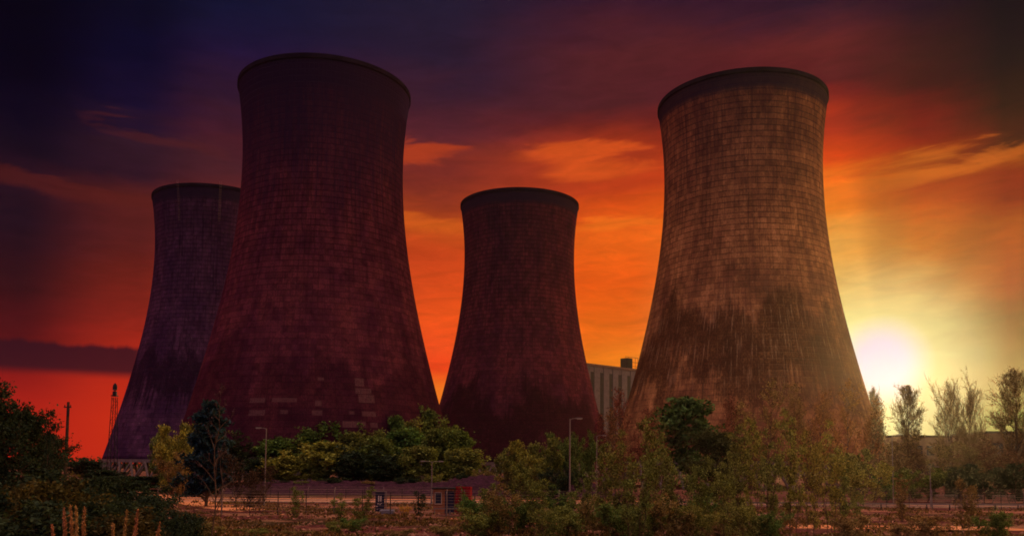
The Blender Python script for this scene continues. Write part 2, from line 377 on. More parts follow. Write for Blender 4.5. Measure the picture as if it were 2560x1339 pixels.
# ------------------------------------------------------------------ cooling towers
RT, ZT, B1, B2, TH = 22.755, 91.75, 60.656, 53.781, 114.
def tr_(z): return RT*math.sqrt(1+((z-ZT)/(B1 if z < ZT else B2))**2)
def shell_mat(name, base, dark, pale, seed, belt=None, patch=(), top=.5, streaks=.5, runs=.45, head=107.5, bamt=1., mots=.55):
    m = bpy.data.materials.new(name); m.use_nodes = True; t = NT(m.node_tree); b = m.node_tree.nodes['Principled BSDF']
    uv = t.new('ShaderNodeUVMap').outputs[0]; u, v, _ = t.sep(uv)
    ub = t.m('MULTIPLY', u, 128.); vb = t.m('DIVIDE', v, 1.62)
    cu, cvv = t.m('FLOOR', ub), t.m('FLOOR', vb)
    pan = t.white(t.comb(cu, cvv, seed))
    row = t.white(t.comb(3., cvv, seed+1.))
    col = t.white(t.comb(cu, 7., seed+2.))
    blk = t.white(t.comb(t.m('FLOOR', t.m('DIVIDE', ub, 5.)), t.m('FLOOR', t.m('DIVIDE', vb, 2.)), seed+4.))
    fu, fv = t.m('FRACT', ub), t.m('FRACT', vb)
    big = t.noise(t.comb(t.m('MULTIPLY', u, 22.), t.m('MULTIPLY', v, .05), seed), 1., 5, .6)
    fine = t.noise(t.comb(t.m('MULTIPLY', u, 700.), t.m('MULTIPLY', v, 1.3), seed), 1., 4, .7)
    stk = t.noise(t.comb(t.m('MULTIPLY', u, 190.), t.m('MULTIPLY', v, .045), seed+9), 1., 5, .65)
    stk2 = t.noise(t.comb(t.m('MULTIPLY', u, 420.), t.m('MULTIPLY', v, .12), seed+19), 1., 3, .6)
    jn = t.noise(t.comb(t.m('MULTIPLY', u, 60.), t.m('MULTIPLY', v, .2), seed+3), 1., 4, .6)
    c = t.mix(t.mr(big, .3, .7), (*dark, 1), (*base, 1))
    c = t.mix(.62, c, t.mix(1., c, t.comb(t.m('ADD', .55, t.m('MULTIPLY', pan, .9)), t.m('ADD', .55, t.m('MULTIPLY', pan, .9)), t.m('ADD', .55, t.m('MULTIPLY', pan, .9))), 'MULTIPLY'))
    c = t.mix(t.m('MULTIPLY', t.m('MULTIPLY', row, t.mr(jn, .35, .6)), .45), c, (*dark, 1))
    c = t.mix(t.mr(row, .90, .91, 0, .2), c, (*tuple(q*1.35 for q in base), 1))
    mot = t.noise(t.comb(t.m('MULTIPLY', u, 75.), t.m('MULTIPLY', v, .28), seed+70), 1., 5, .65, .5)
    c = t.mix(t.mr(mot, .50, .66, 0, mots), c, (*tuple(q*.42 for q in dark), 1))
    c = t.mix(t.mr(mot, .44, .30, 0, .35), c, (*tuple(min(1, q*1.35) for q in base), 1))
    # soot streaks running down, densest in vertical trails
    c = t.mix(t.mr(stk, .52, .68, 0, streaks), c, (*tuple(q*.32 for q in dark), 1))
    c = t.mix(t.mr(fine, .42, .66, 0, .6), c, (*tuple(q*.6 for q in dark), 1))
    # lift joints and shutter joints
    hj = t.m('MULTIPLY', t.m('MULTIPLY', t.mr(v, 35, 75, .45, 1.), t.mr(fv, .76, .95)), t.mr(jn, .30, .55, .35, 1.))
    vj = t.m('MULTIPLY', t.mr(fu, .80, .97), t.m('MULTIPLY', t.mr(jn, .34, .58), t.mr(col, .1, .6)))
    fu2 = t.m('FRACT', t.m('ADD', t.m('MULTIPLY', ub, 2.), .5))
    jn2 = t.noise(t.comb(t.m('MULTIPLY', u, 95.), t.m('MULTIPLY', v, .16), seed+13), 1., 4, .6)
    vj = t.m('MAXIMUM', vj, t.m('MULTIPLY', t.mr(fu2, .72, .95), t.mr(jn2, .48, .62)))
    vj = t.m('MULTIPLY', vj, t.mr(v, 30, 80, .25, 1.))
    c = t.mix(t.m('MULTIPLY', t.m('MAXIMUM', hj, vj), .93), c, (*tuple(q*.22 for q in dark), 1))
    # limewash spots and spalls
    sp_ = t.noise(t.comb(t.m('MULTIPLY', u, 230.), t.m('MULTIPLY', v, .8), seed+30), 1., 2, .5)
    c = t.mix(t.mr(sp_, .68, .73, 0, .3), c, (*pale, 1))
    if belt:
        z0, z1 = belt
        b2_ = t.noise(t.comb(t.m('MULTIPLY', u, 14.), t.m('MULTIPLY', v, .035), seed+50), 1., 4, .6)
        e = t.m('ADD', v, t.m('ADD', t.m('MULTIPLY', t.m('SUBTRACT', stk, .5), 22.), t.m('MULTIPLY', t.m('SUBTRACT', b2_, .5), 60.)))
        mk_ = t.m('MULTIPLY', t.mr(e, z0-4, z0+4), t.mr(e, z1+5, z1-3))
        mk_ = t.m('MULTIPLY', mk_, t.mr(fine, .25, .6, .55*bamt, bamt))
        c = t.mix(t.m('MULTIPLY', mk_, .86), c, (*tuple(q*.30 for q in dark), 1))
        run = t.m('MULTIPLY', t.m('MULTIPLY', t.mr(stk2, .55, .66), t.mr(fine, .35, .6)), t.mr(t.m('ABSOLUTE', t.m('SUBTRACT', v, (z0+z1)/2+2)), (z1-z0)*.75+4, (z1-z0)*.3))
        c = t.mix(t.m('MULTIPLY', run, runs), c, (*pale, 1))
    for (u0, u1, v0, v1) in patch:
        pm = t.m('MULTIPLY', t.m('MULTIPLY', t.mr(u, u0-.0003, u0+.0003), t.mr(u, u1+.0003, u1-.0003)), t.m('MULTIPLY', t.mr(v, v0-.1, v0+.1), t.mr(v, v1+.1, v1-.1)))
        pm = t.m('MULTIPLY', pm, t.mr(fine, .35, .62, .12, .55))
        c = t.mix(pm, c, (*pale, 1))
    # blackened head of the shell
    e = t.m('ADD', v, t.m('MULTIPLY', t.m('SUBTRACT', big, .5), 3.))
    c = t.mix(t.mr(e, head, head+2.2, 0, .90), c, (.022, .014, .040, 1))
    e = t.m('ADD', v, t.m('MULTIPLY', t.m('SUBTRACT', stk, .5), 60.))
    c = t.mix(t.mr(e, 66, 112, 0, top), c, (.024, .012, .042, 1))  # broad bluish shade towards the top, painted into the colour with a streaked edge
    t.put(b.inputs['Base Color'], c); b.inputs['Roughness'].default_value = 1.; b.inputs['Specular IOR Level'].default_value = 0.
    bn = t.new('ShaderNodeBump'); bn.inputs['Strength'].default_value = .6; bn.inputs['Distance'].default_value = .2
    t.put(bn.inputs['Height'], t.m('SUBTRACT', t.m('MULTIPLY', fine, .6), t.m('MULTIPLY', t.m('MAXIMUM', hj, vj), .9)))
    t.l.new(bn.outputs[0], b.inputs['Normal'])
    return m
def shell_mesh():
    K = 192; zs = list(np.linspace(7.2, 111, 72)) + [112.2, 113, 114]
    ring = [(tr_(z_), z_) for z_ in zs]
    ring += [(tr_(114)-.9, 114.0), (tr_(113)-.9, 113), (tr_(112)-.5, 112)] + [(tr_(z_)-.5, z_) for z_ in np.linspace(105, 7.2, 16)]
    me = bpy.data.meshes.new('shell'); vs = []
    for r_, z_ in ring:
        for j in range(K):
            a = 2*math.pi*j/K + math.pi/2
            vs.append((r_*math.cos(a), r_*math.sin(a), z_))
    nr = len(ring); fs = []
    for i in range(nr):
        i2 = (i+1) % nr
        for j in range(K): fs.append((i*K+j, i*K+(j+1) % K, i2*K+(j+1) % K, i2*K+j))
    me.from_pydata(vs, [], fs); uvl = me.uv_layers.new(name='UVMap')
    k = 0
    for i in range(nr):
        i2 = (i+1) % nr
        for j in range(K):
            for (a, q) in ((i, j), (i, j+1), (i2, j+1), (i2, j)):
                uvl.data[k].uv = (q/K, ring[a][1]); k += 1
    me.polygons.foreach_set('use_smooth', [True]*len(me.polygons)); me.update()
    return me
SHELL = shell_mesh()
# rim walkway ring (proud of the shell), lintel ring, raker column
def ring_mesh(name, prof2, K=160):
    b_ = MB(); vs = []; m = len(prof2)
    for j in range(K):
        a = 2*math.pi*j/K
        for r_, z_ in prof2: vs.append((r_*math.cos(a), r_*math.sin(a), z_))
    b_.add(vs, [(j*m+i, ((j+1) % K)*m+i, ((j+1) % K)*m+(i+1) % m, j*m+(i+1) % m) for j in range(K) for i in range(m)])
    return b_.mesh(name)
rt_ = tr_(114)
RIM = ring_mesh('rim', [(rt_-.6, 114.02), (rt_+.10, 114.02), (rt_+.10, 112.9), (rt_-.05, 112.7), (rt_-.3, 112.6)])
rb_ = tr_(7.2)
LINT = ring_mesh('lintel', [(rb_-.7, 6.1), (rb_+.35, 6.1), (rb_+.25, 7.25), (rb_-.7, 7.25)])
colb = MB()
colb.tube([(rb_+2.4, 0, -.2), (rb_, 3.1, 6.3)], .42, 6)
colb2 = MB(); colb2.tube([(rb_+2.4, 0, -.2), (rb_, -3.1, 6.3)], .42, 6)
COLA, COLB = colb.mesh('column'), colb2.mesh('column')
LADM = MB()
for s_ in (-.3, .3): LADM.tube([((tr_(z_)+.45)*math.cos(0)+0, s_, z_) for z_ in np.linspace(100, 115, 12)], .03, 4)
for z_ in np.arange(100, 115, 1.0): LADM.tube([(tr_(z_)+.45, -.3, z_), (tr_(z_)+.45, .3, z_)], .04, 4)
for z_ in np.arange(100, 115, 4.0): LADM.tube([(tr_(z_)-.1, 0, z_), (tr_(z_)+.45, 0, z_)], .05, 4)
LADM = LADM.mesh('ladder')
WIRE = mat('fence_wire', (.20, .14, .12), .6, .2, 5.)
def hit_uv(px, py, loc):
    d = ray(px, py); o = Vector((0, 0, HC)); tt = 120.
    while tt < 500:
        p_ = o+d*tt; q = p_-Vector(loc)
        if math.hypot(q.x, q.y) < tr_(p_.z): break
        tt += .1
    return ((math.atan2(q.y, q.x)-math.pi/2)/(2*math.pi)) % 1, p_.z
def patches(loc, rects):
    L_ = []
    for x, y, w, h in rects:
        a, b_ = hit_uv(x, y+h/2, loc), hit_uv(x+w, y+h/2, loc); c_, d_ = hit_uv(x+w/2, y+h, loc), hit_uv(x+w/2, y, loc)
        L_.append((min(a[0], b_[0]), max(a[0], b_[0]), c_[1], d_[1]))
    return L_
PT2 = [(625, 994, 38, 12), (680, 994, 62, 10), (788, 1000, 16, 14), (622, 1024, 40, 14), (780, 1025, 26, 12), (887, 945, 22, 20), (888, 970, 40, 14), (905, 1028, 34, 12), (700, 1024, 20, 10), (872, 1027, 14, 8), (856, 1052, 58, 16), (926, 1056, 18, 12), (794, 943, 16, 7), (896, 986, 40, 20)]
def tower(px_label, loc, cols, seed, label, col_spots, lad=None, **kw):
    t_ = thing('cooling_tower', loc, label, 'cooling tower', 'hyperbolic cooling towers')
    m = shell_mat('shell_concrete', *cols, seed, **kw)
    def part(name, me, mt, rz=0.):
        if not me.materials: me.materials.append(mt)
        o = bpy.data.objects.new(name, me); C.objects.link(o); o.parent = t_; o.rotation_euler.z = rz
        o.material_slots[0].link = 'OBJECT'; o.material_slots[0].material = mt
        return o
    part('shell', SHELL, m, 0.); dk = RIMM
    part('rim', RIM, dk); part('lintel', LINT, CONC)
    for i in range(40):
        a = 2*math.pi*i/40
        part('column', COLA, CONC, a); part('column', COLB, CONC, a)
    for a in (lad or ()): part('ladder', LADM, WIRE, a)
    return t_
RIMM = mat('blackened_rim_concrete', (.016, .010, .022), 1., .3, .3, spec=0.)
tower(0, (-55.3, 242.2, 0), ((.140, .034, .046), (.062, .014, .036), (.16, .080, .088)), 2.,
      'largest dark red cooling tower with pale square repairs near its foot, left of centre', None, patch=patches((-55.3, 242.2, 0), PT2), belt=(6, 30), bamt=.7, runs=0., head=105., top=.95, streaks=.4)  # belt here is shade on the flared foot, painted into the colour
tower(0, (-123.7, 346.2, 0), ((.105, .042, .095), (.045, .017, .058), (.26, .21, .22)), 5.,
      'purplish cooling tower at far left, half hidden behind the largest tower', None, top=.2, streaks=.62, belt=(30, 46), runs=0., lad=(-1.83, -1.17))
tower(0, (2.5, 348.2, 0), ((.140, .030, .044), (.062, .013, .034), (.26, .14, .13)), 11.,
      'small distant dark red cooling tower standing in the middle between the two big ones', None, belt=(6, 30), runs=0., top=.25, streaks=.5)  # low belt again paints shade into the colour of the foot
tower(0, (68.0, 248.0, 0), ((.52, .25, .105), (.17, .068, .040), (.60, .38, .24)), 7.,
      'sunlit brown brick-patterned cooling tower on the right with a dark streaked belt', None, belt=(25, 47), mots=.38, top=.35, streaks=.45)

# ------------------------------------------------------------------ power station block
PANEL = mat('pale_cladding', (.15, .13, .15), .8, .15, .3, dirt=(.09, .07, .08))
GLASSD = mat('dark_window_glass', (.012, .014, .035), .5, .3, .5, spec=.2)
FASC = mat('grey_fascia', (.16, .10, .09), .8, .2, .3)
A = at(1440, 902, 432); B_ = at(1640, 921, 472)
base = Vector((A.x, A.y, 0)); dv = Vector((B_.x-A.x, B_.y-A.y, 0)); L = dv.length; rz = math.atan2(dv.y, dv.x)
htop = 58.4
ps = thing('power_station_block', base, 'tall pale clad power station block with dark window strips between two towers', 'building', rz=rz)
w_ = MB(); w_.box((L/2, 20, htop/2), (L, 40, htop))
w_.build('wall', PANEL, ps)
rf = MB(); rf.box((L/2, 20, htop+.6), (L+1.2, 41.2, 1.2)); rf.build('roof', FASC, ps)
sp7 = 7.0
nb_ = int(L/sp7)
for i in range(nb_+1):
    cx = 1.2+i*sp7
    pb = MB(); pb.box((cx, -.15, htop/2), (4.2, .3, htop-.3)); pb.build('cladding_bay', PANEL, ps)
    if i < nb_:
        gb = MB(); gx = cx+sp7/2
        gb.box((gx, -.04, htop/2-1), (2.78, .08, htop-4)); wn = gb.build('window', GLASSD, ps)
        fb = MB()
        for zz in np.arange(3, htop-3, 3.1): fb.box((gx, -.10, zz), (2.76, .06, .3))
        fb.box((gx, -.11, htop/2-1), (.16, .07, htop-4.5))
        fb.build('frame', DARKM, wn)
pr = MB(); 
rxx = ((at(1600, 900, 462)-base).xy).length
pr.box((rxx, 9, htop+4.6), (4.4, 5, 6.8)); ph = pr.build('roof_plant', DARKM, ps)
rl = MB()
for xx in (rxx-5.2, rxx-2.6, rxx+2.8, rxx+5):
    rl.tube([(xx, 5, htop+1.2), (xx, 5, htop+8.4)], .12, 4)
for zz in (3.4, 5.6, 8.3): rl.tube([(rxx-5.2, 5, htop+zz), (rxx+5, 5, htop+zz)], .12, 4)
rl.build('railing', DARKM, ps)
# low buildings on the right
def low_building(name, p0, p1, ztop, depth, label, bays, mt):
    base = Vector((p0[0], p0[1], 0)); dv = Vector((p1[0]-p0[0], p1[1]-p0[1], 0)); L = dv.length
    t_ = thing(name, base, label, 'building', rz=math.atan2(dv.y, dv.x))
    w = MB(); w.box((L/2, depth/2, ztop/2), (L, depth, ztop)); w.build('wall', mt, t_)
    r_ = MB(); r_.box((L/2, depth/2, ztop+.35), (L+1, depth+1, .7)); r_.build('roof', DARKM, t_)
    for i in range(bays):
        cx = (i+.5)*L/bays
        for zz in (ztop*.35, ztop*.72):
            g_ = MB(); g_.box((cx, -.06, zz), (L/bays*.62, .12, ztop*.2)); wn = g_.build('window', GLASSD, t_)
            f_ = MB(); f_.box((cx, -.2, zz-ztop*.115), (L/bays*.66, .3, .25)); f_.build('sill', CONC, wn)
    return t_
q0, q1 = at(2255, 1093, 320), at(2500, 1093, 330)
low_building('office_block', q0, q1, (q0.z+q1.z)/2, 16, 'long low flat roofed office block behind the trees at right', 9, mat('rendered_wall', (.20, .135, .10), .85, .2, .2, dirt=(.2, .13, .09)))
q0, q1 = at(2472, 1082, 285), at(2680, 1078, 285)
low_building('warehouse', q0, q1, q0.z, 24, 'dark flat roofed warehouse at the right edge behind leafless trees', 5, mat('brown_brick_wall', (.13, .07, .045), .9, .25, .4))

# ------------------------------------------------------------------ trees
def leaf_quads(c, size, rs, elong=1.6, droop=0.):
    m = len(c); d = rs.randn(m, 3); d[:, 2] -= droop; d /= np.linalg.norm(d, axis=1)[:, None]
    e = np.cross(d, rs.randn(m, 3)); e /= np.linalg.norm(e, axis=1)[:, None]+1e-9
    s_ = size*(.6+.8*rs.rand(m))[:, None]
    a, b_ = d*s_*elong*.5, e*s_*.5
    return np.stack([c-a, c+b_*.9, c+a, c-b_*.9], 1)
def gen_tree(seed, h, width, f0=.25, nb=26, upang=35, leaves=3000, leaf=.3, tr=.16, spread=.35, sub=5, wander=.05,
             profile=None, stems=1, lean=0., bare=False, twigs=0, twig_r=.02, elong=1.6, limb_curve=.5, sub_len=.42, droop=0.):
    rs = np.random.RandomState(seed); wood = MB(); fine = MB(); tips = []
    prof = profile or (lambda t: math.sin(math.pi*min(1, max(0, .12+.86*t)))**.7)
    for st in range(stems):
        ph = rs.rand()*6.28; r0 = 0 if stems == 1 else width*.12
        b0 = np.array([math.cos(ph)*r0, math.sin(ph)*r0, 0.]); hh = h*(1 if st == 0 else rs.uniform(.62, .97))
        outd = np.array([math.cos(ph), math.sin(ph), 0])*(0 if stems == 1 else rs.uniform(.1, .28)*width/h*1.4)
        N = 9; w = np.cumsum(rs.randn(N, 2)*wander*hh/N*1.6, 0); w[0] = 0
        T = np.array([[b0[0]+w[i, 0]+outd[0]*hh*(i/(N-1))+lean*hh*(i/(N-1))**1.5, b0[1]+w[i, 1]+outd[1]*hh*(i/(N-1)), hh*i/(N-1)-(.3 if i == 0 else 0)] for i in range(N)])
        rad = [tr*(1-i/(N-1)*.93)*(1 if stems == 1 else .6) for i in range(N)]
        wood.tube(T, rad, 6)
        def tp(t_):
            q = t_*(N-1); i = min(N-2, int(q)); return T[i]+(T[i+1]-T[i])*(q-i)
        n_ = max(4, nb//stems)
        for i in range(n_):
            t_ = f0+(1-f0)*((i+rs.rand())/n_)
            p0 = tp(min(.99, t_)); a_ = i*2.4+rs.rand()*1.0
            Lb = width/2*prof((t_-f0)/(1-f0))*rs.uniform(.65, 1.15)/(1 if stems == 1 else 1.5)
            ua = R(min(68, upang+rs.randn()*12))
            d = np.array([math.cos(a_)*math.cos(ua), math.sin(a_)*math.cos(ua), math.sin(ua)])
            pts = [p0]
            for k in range(4):
                d = d+np.array([0, 0, limb_curve*.25])+rs.randn(3)*.13; d /= np.linalg.norm(d)
                pts.append(pts[-1]+d*Lb/4/math.cos(ua)*.8)
            rb0 = max(.012, tr*(1-t_)*.5+.012*h/10)
            wood.tube(pts, [rb0, rb0*.8, rb0*.6, rb0*.4, rb0*.2], 4, False)
            P = np.array(pts)
            for k in range(sub):
                s_ = rs.uniform(.3, 1.); q = s_*4; ii = min(3, int(q)); p = P[ii]+(P[ii+1]-P[ii])*(q-ii)
                dd = d+rs.randn(3)*.75; dd[2] += .25-droop; dd /= np.linalg.norm(dd)
                Ls = max(.25, Lb*sub_len*rs.uniform(.6, 1.2)); p2 = p+dd*Ls*.5+rs.randn(3)*Ls*.05; p3 = p2+(dd+np.array([0, 0, .3-droop*1.2]))*Ls*.5
                (fine if bare else wood).tube([p, p2, p3], [rb0*.35, rb0*.25, rb0*.1], 3, False)
                tips.append((p, p3))
                for kk in range(twigs):
                    f_ = rs.rand(); o = p+(p3-p)*f_; e_ = dd*.7+rs.randn(3)*.6; e_[2] += .35; e_ /= np.linalg.norm(e_)
                    lt = Ls*rs.uniform(.25, .6); m_ = o+e_*lt*.5+rs.randn(3)*lt*.06
                    fine.tube([o, m_, o+e_*lt+np.array([0, 0, lt*.12])], [twig_r, twig_r*.8, twig_r*.4], 3, False)
    if leaves:
        Tp = np.array(tips); idx = rs.randint(0, len(Tp), leaves); f_ = rs.rand(leaves)[:, None]**.7
        c = Tp[idx, 0]*(1-f_)+Tp[idx, 1]*f_+rs.randn(leaves, 3)*spread*np.array([1, 1, .8])
        c[:, 2] = np.maximum(c[:, 2], .03*h)
        fine.quads(leaf_quads(c, leaf, rs, elong, droop))
    return wood, fine
PROTO = {}
def proto(kind, variants, name, barkm, crownm, **kw):
    L_ = []
    for s_ in variants:
        w, f = gen_tree(s_, **kw)
        a = w.mesh('trunk'); a.materials.append(barkm)
        b_ = f.mesh('crown'); b_.materials.append(crownm)
        V = np.concatenate(w.v + f.v); top_ = np.percentile(V[:, 2], 99.7 if kw.get('bare') or kw['h'] < 7 else 97)
        rad_ = np.percentile(np.hypot(V[:, 0], V[:, 1]), 96)
        L_.append((a, b_, top_, rad_*2))
    PROTO[kind] = (name, L_)
cone = lambda t: max(.05, (1-t)**.8)
ovoid = lambda t: max(.1, math.sin(math.pi*min(1, .18+.8*t)))
proto('birch', (1, 2, 3), 'birch_tree', BARK_PALE, LEAF, h=14, width=7, f0=.22, nb=34, leaves=5200, leaf=.34, tr=.15, spread=.36, sub=6, profile=ovoid, upang=42)
proto('belt', (4, 5, 6), 'broadleaf_tree', BARK, LEAF, h=12, width=10, f0=.12, nb=40, leaves=7500, leaf=.36, tr=.2, spread=.42, sub=6, upang=30)
proto('willow', (7, 8), 'willow_bush', BARK, LEAF, h=8, width=7.5, f0=.08, nb=40, leaves=7500, leaf=.22, tr=.12, spread=.26, sub=6, stems=4, upang=50)
proto('near', (9, 10, 11), 'sapling', BARK, LEAF, h=6.5, width=2.6, f0=.10, nb=34, leaves=2800, leaf=.10, tr=.045, spread=.13, sub=4, stems=3, upang=58, wander=.07, sub_len=.5)
proto('shrub', (12, 13, 14), 'shrub', BARK, LEAF, h=2.6, width=3.4, f0=.06, nb=36, leaves=5200, leaf=.085, tr=.04, spread=.13, sub=5, stems=5, upang=45)
proto('bramble', (15, 16, 17), 'bramble_bush', BARK, LEAF, h=2.8, width=4.2, f0=.03, nb=46, leaves=9500, leaf=.09, tr=.035, spread=.15, sub=5, stems=7, upang=35)
proto('dark', (18, 19), 'leafy_tree', BARK, LEAF, h=10, width=8, f0=.08, nb=48, leaves=16000, leaf=.16, tr=.2, spread=.30, sub=7, upang=32)
proto('conifer', (20,), 'conifer_tree', BARK, LEAF, h=10, width=4.6, f0=.04, nb=90, leaves=17000, leaf=.16, tr=.14, spread=.16, sub=6, profile=lambda t: max(.12, math.sin(math.pi*(.42+.55*t))**.8), upang=38, elong=3.)
proto('bare', (22, 23), 'leafless_tree', BARK, TWIG, h=15, width=8, f0=.2, nb=56, leaves=5500, leaf=.10, tr=.2, spread=.2, sub=9, upang=36, bare=True, twigs=12, twig_r=.018, profile=ovoid)
proto('spread', (24, 25), 'leafless_tree', BARK, TWIG, h=15, width=11, f0=.22, nb=44, leaves=2500, leaf=.10, tr=.26, spread=.2, sub=11, upang=48, bare=True, twigs=12, twig_r=.018, profile=lambda t: math.sin(math.pi*min(1, .25+.65*t)), wander=.1)
proto('rust', (26, 27, 28), 'budding_tree', BARK, TWIG, h=13, width=7, f0=.1, nb=40, leaves=3000, leaf=.13, tr=.14, spread=.35, sub=9, upang=48, bare=True, twigs=10, twig_r=.020, profile=ovoid, stems=2)
proto('wisp', (29, 30), 'bare_sapling', BARK, TWIG, h=8, width=3.0, f0=.18, nb=22, leaves=120, leaf=.05, tr=.04, spread=.08, sub=4, upang=42, bare=True, twigs=3, twig_r=.008, profile=cone)

GREEN, OLIVE, YEL, DARK, BLUEG, RUST, TAN = (.068, .120, .034, 1), (.105, .138, .040, 1), (.160, .180, .042, 1), (.022, .036, .024, 1), (.018, .032, .050, 1), (.155, .080, .034, 1), (.15, .125, .050, 1)
ORD = ['first', 'second', 'third', 'fourth', 'fifth', 'sixth', 'seventh', 'eighth', 'ninth', 'tenth', 'eleventh', 'twelfth', 'thirteenth', 'fourteenth', 'fifteenth', 'sixteenth', 'seventeenth', 'eighteenth', 'nineteenth', 'twentieth', 'twenty-first', 'twenty-second', 'twenty-third', 'twenty-fourth', 'twenty-fifth', 'twenty-sixth', 'twenty-seventh', 'twenty-eighth', 'twenty-ninth', 'thirtieth']
TR = random.Random(77)
used = {}
def plant(kind, px, ytop, Y, width_px, colr, label, cat, group=None):
    name, L_ = PROTO[kind]
    width_px *= {'belt': 1.12, 'birch': 1.1, 'rust': 1.15}.get(kind, 1.)
    k = used.get(kind, 0); used[kind] = k+1
    me = L_[k % len(L_)]; h0, w0 = me[2], me[3]
    p = at(px, ytop, Y); z0 = gp(p.x, Y)
    if 152 < Y < 196 and -58 < p.x < 22: z0 = 1.2 if kind == 'shrub' else 0
    H_ = max(.5, p.z-z0); sc = H_/h0; sw = (width_px/F*Y)/w0
    r = thing(name, (p.x, Y, z0-.02), label, cat, group, TR.uniform(0, 6.28))
    r.scale = (sw, sw, sc)
    for nm, m in (('trunk', me[0]), ('crown', me[1])):
        o = bpy.data.objects.new(nm, m); C.objects.link(o); o.parent = r
        o.color = tuple(colr)
        if nm == 'trunk': o['label'] = None or ''
        if 'label' in o: del o['label']
    return r
def row(kind, items, cat, group, tmpl):
    """items (px, ytop, Y, width px, colour, adjective) left to right"""
    items = sorted(items, key=lambda q: q[0])
    for i, (px, yt, Y, w, col, adj) in enumerate(items):
        side = ORD[i]+' from the left' if i < len(items)-1 else 'the rightmost'
        plant(kind, px, yt, Y, w, col, tmpl.format(adj=adj, n=side), cat, group)
# left edge trees
row('dark', [(-30, 1000, 62, 190, DARK, 'tall'), (60, 1035, 66, 170, DARK, 'rounded'), (118, 1085, 72, 120, DARK, 'lower')], 'tree', 'dark trees at the left edge',
    '{adj} dark tree in silhouette at the left edge, {n}')
plant('near', 135, 1030, 60, 60, DARK, 'sparse thin tree poking above the dark trees at left', 'tree')
row('bramble', [(20, 1175, 30, 330, DARK, 'dark'), (110, 1195, 24, 360, (.05,.045,.018,1), 'brownish'), (210, 1225, 34, 260, DARK, 'dark'), (300, 1215, 44, 230, DARK, 'leafy'), (370, 1235, 40, 220, DARK, 'dark green'), (250, 1190, 46, 200, DARK, 'taller'), (345, 1212, 52, 170, DARK, 'dark'),
    (50, 1250, 17, 420, DARK, 'near dark'), (250, 1275, 18, 400, (.045,.045,.018,1), 'near'), (430, 1272, 36, 170, DARK, 'low'), (440, 1300, 24, 150, DARK, 'small low')], 'bush', 'bramble thicket at lower left',
    '{adj} bramble bush in the thicket at lower left, {n}')
row('belt', [(215, 1152, 290, 90, DARK, 'low'), (255, 1175, 200, 90, DARK, 'low'), (320, 1190, 190, 90, DARK, 'low'), (285, 1196, 150, 110, DARK, 'spreading'), (365, 1192, 150, 100, DARK, 'bushy'), (230, 1200, 130, 120, DARK, 'bushy')], 'tree', 'low trees at the foot of the far left tower', '{adj} dark tree at the foot of the far left tower, {n}')
row('willow', [(405, 1085, 150, 80, OLIVE, 'green'), (440, 1075, 140, 90, YEL, 'yellowish'), (470, 1055, 155, 80, OLIVE, 'olive'), (450, 1140, 125, 90, TAN, 'brownish')], 'bush', 'willow bushes left of the conifer',
    '{adj} willow bush just left of the dark conifer, {n}')
plant('conifer', 522, 1012, 105, 115, BLUEG, 'tall dark bluish conifer in front of the left foot of the largest tower', 'tree')
row('rust', [(610, 1130, 95, 80, (.05,.03,.02,1), 'dark'), (640, 1165, 92, 80, (.05,.03,.02,1), 'low dark')], 'tree', 'twiggy thicket right of the conifer', '{adj} twiggy small tree right of the dark conifer, {n}')
# belt below the towers
row('birch', [(600, 1055, 215, 95, OLIVE, 'olive'), (668, 1048, 220, 75, GREEN, 'green'), (738, 1035, 225, 72, GREEN, 'tall green'), (632, 1062, 210, 80, GREEN, 'leafy'), (700, 1070, 208, 80, OLIVE, 'olive'), (905, 1072, 212, 70, GREEN, 'green'), (770, 1078, 205, 80, GREEN, 'rounded'), (950, 1085, 204, 70, OLIVE, 'shorter'), (848, 1050, 222, 52, OLIVE, 'slim'), (985, 1045, 215, 62, GREEN, 'tall'), (1075, 1030, 225, 62, GREEN, 'tallest'), (1030, 1058, 212, 70, OLIVE, 'olive')],
    'tree', 'birches below the largest tower', '{adj} birch in the tree belt below the largest tower, {n}')
row('belt', [(575, 1100, 200, 90, DARK, 'dark'), (700, 1100, 205, 110, GREEN, 'green'), (715, 1140, 185, 90, YEL, 'yellow green'), (800, 1068, 210, 110, GREEN, 'full'), (815, 1110, 186, 110, YEL, 'bright low'), (885, 1085, 208, 100, OLIVE, 'olive'),
    (935, 1098, 195, 90, GREEN, 'green'), (1000, 1080, 205, 100, GREEN, 'rounded'), (1040, 1120, 188, 90, OLIVE, 'olive low'), (1095, 1075, 200, 85, GREEN, 'leafy'), (1140, 1078, 205, 95, GREEN, 'round topped'), (1165, 1125, 190, 90, OLIVE, 'low olive'),
    (870, 1130, 184, 90, DARK, 'shaded'), (960, 1140, 184, 90, DARK, 'dark low'), (650, 1150, 184, 70, DARK, 'dark low')],
    'tree', 'broadleaf trees in the belt below the towers', '{adj} broadleaf tree in the belt below the two middle towers, {n}')
row('willow', [(1270, 1130, 150, 90, OLIVE, 'low'), (1310, 1112, 150, 90, YEL, 'yellowish'), (1360, 1105, 155, 90, OLIVE, 'leafy'), (1405, 1092, 160, 80, GREEN, 'tall'), (1455, 1095, 150, 90, GREEN, 'green'), (1330, 1160, 120, 90, OLIVE, 'near olive'), (1395, 1175, 112, 90, DARK, 'dark')],
    'bush', 'willow bushes below the distant middle tower', '{adj} willow bush in front of the distant middle tower, {n}')
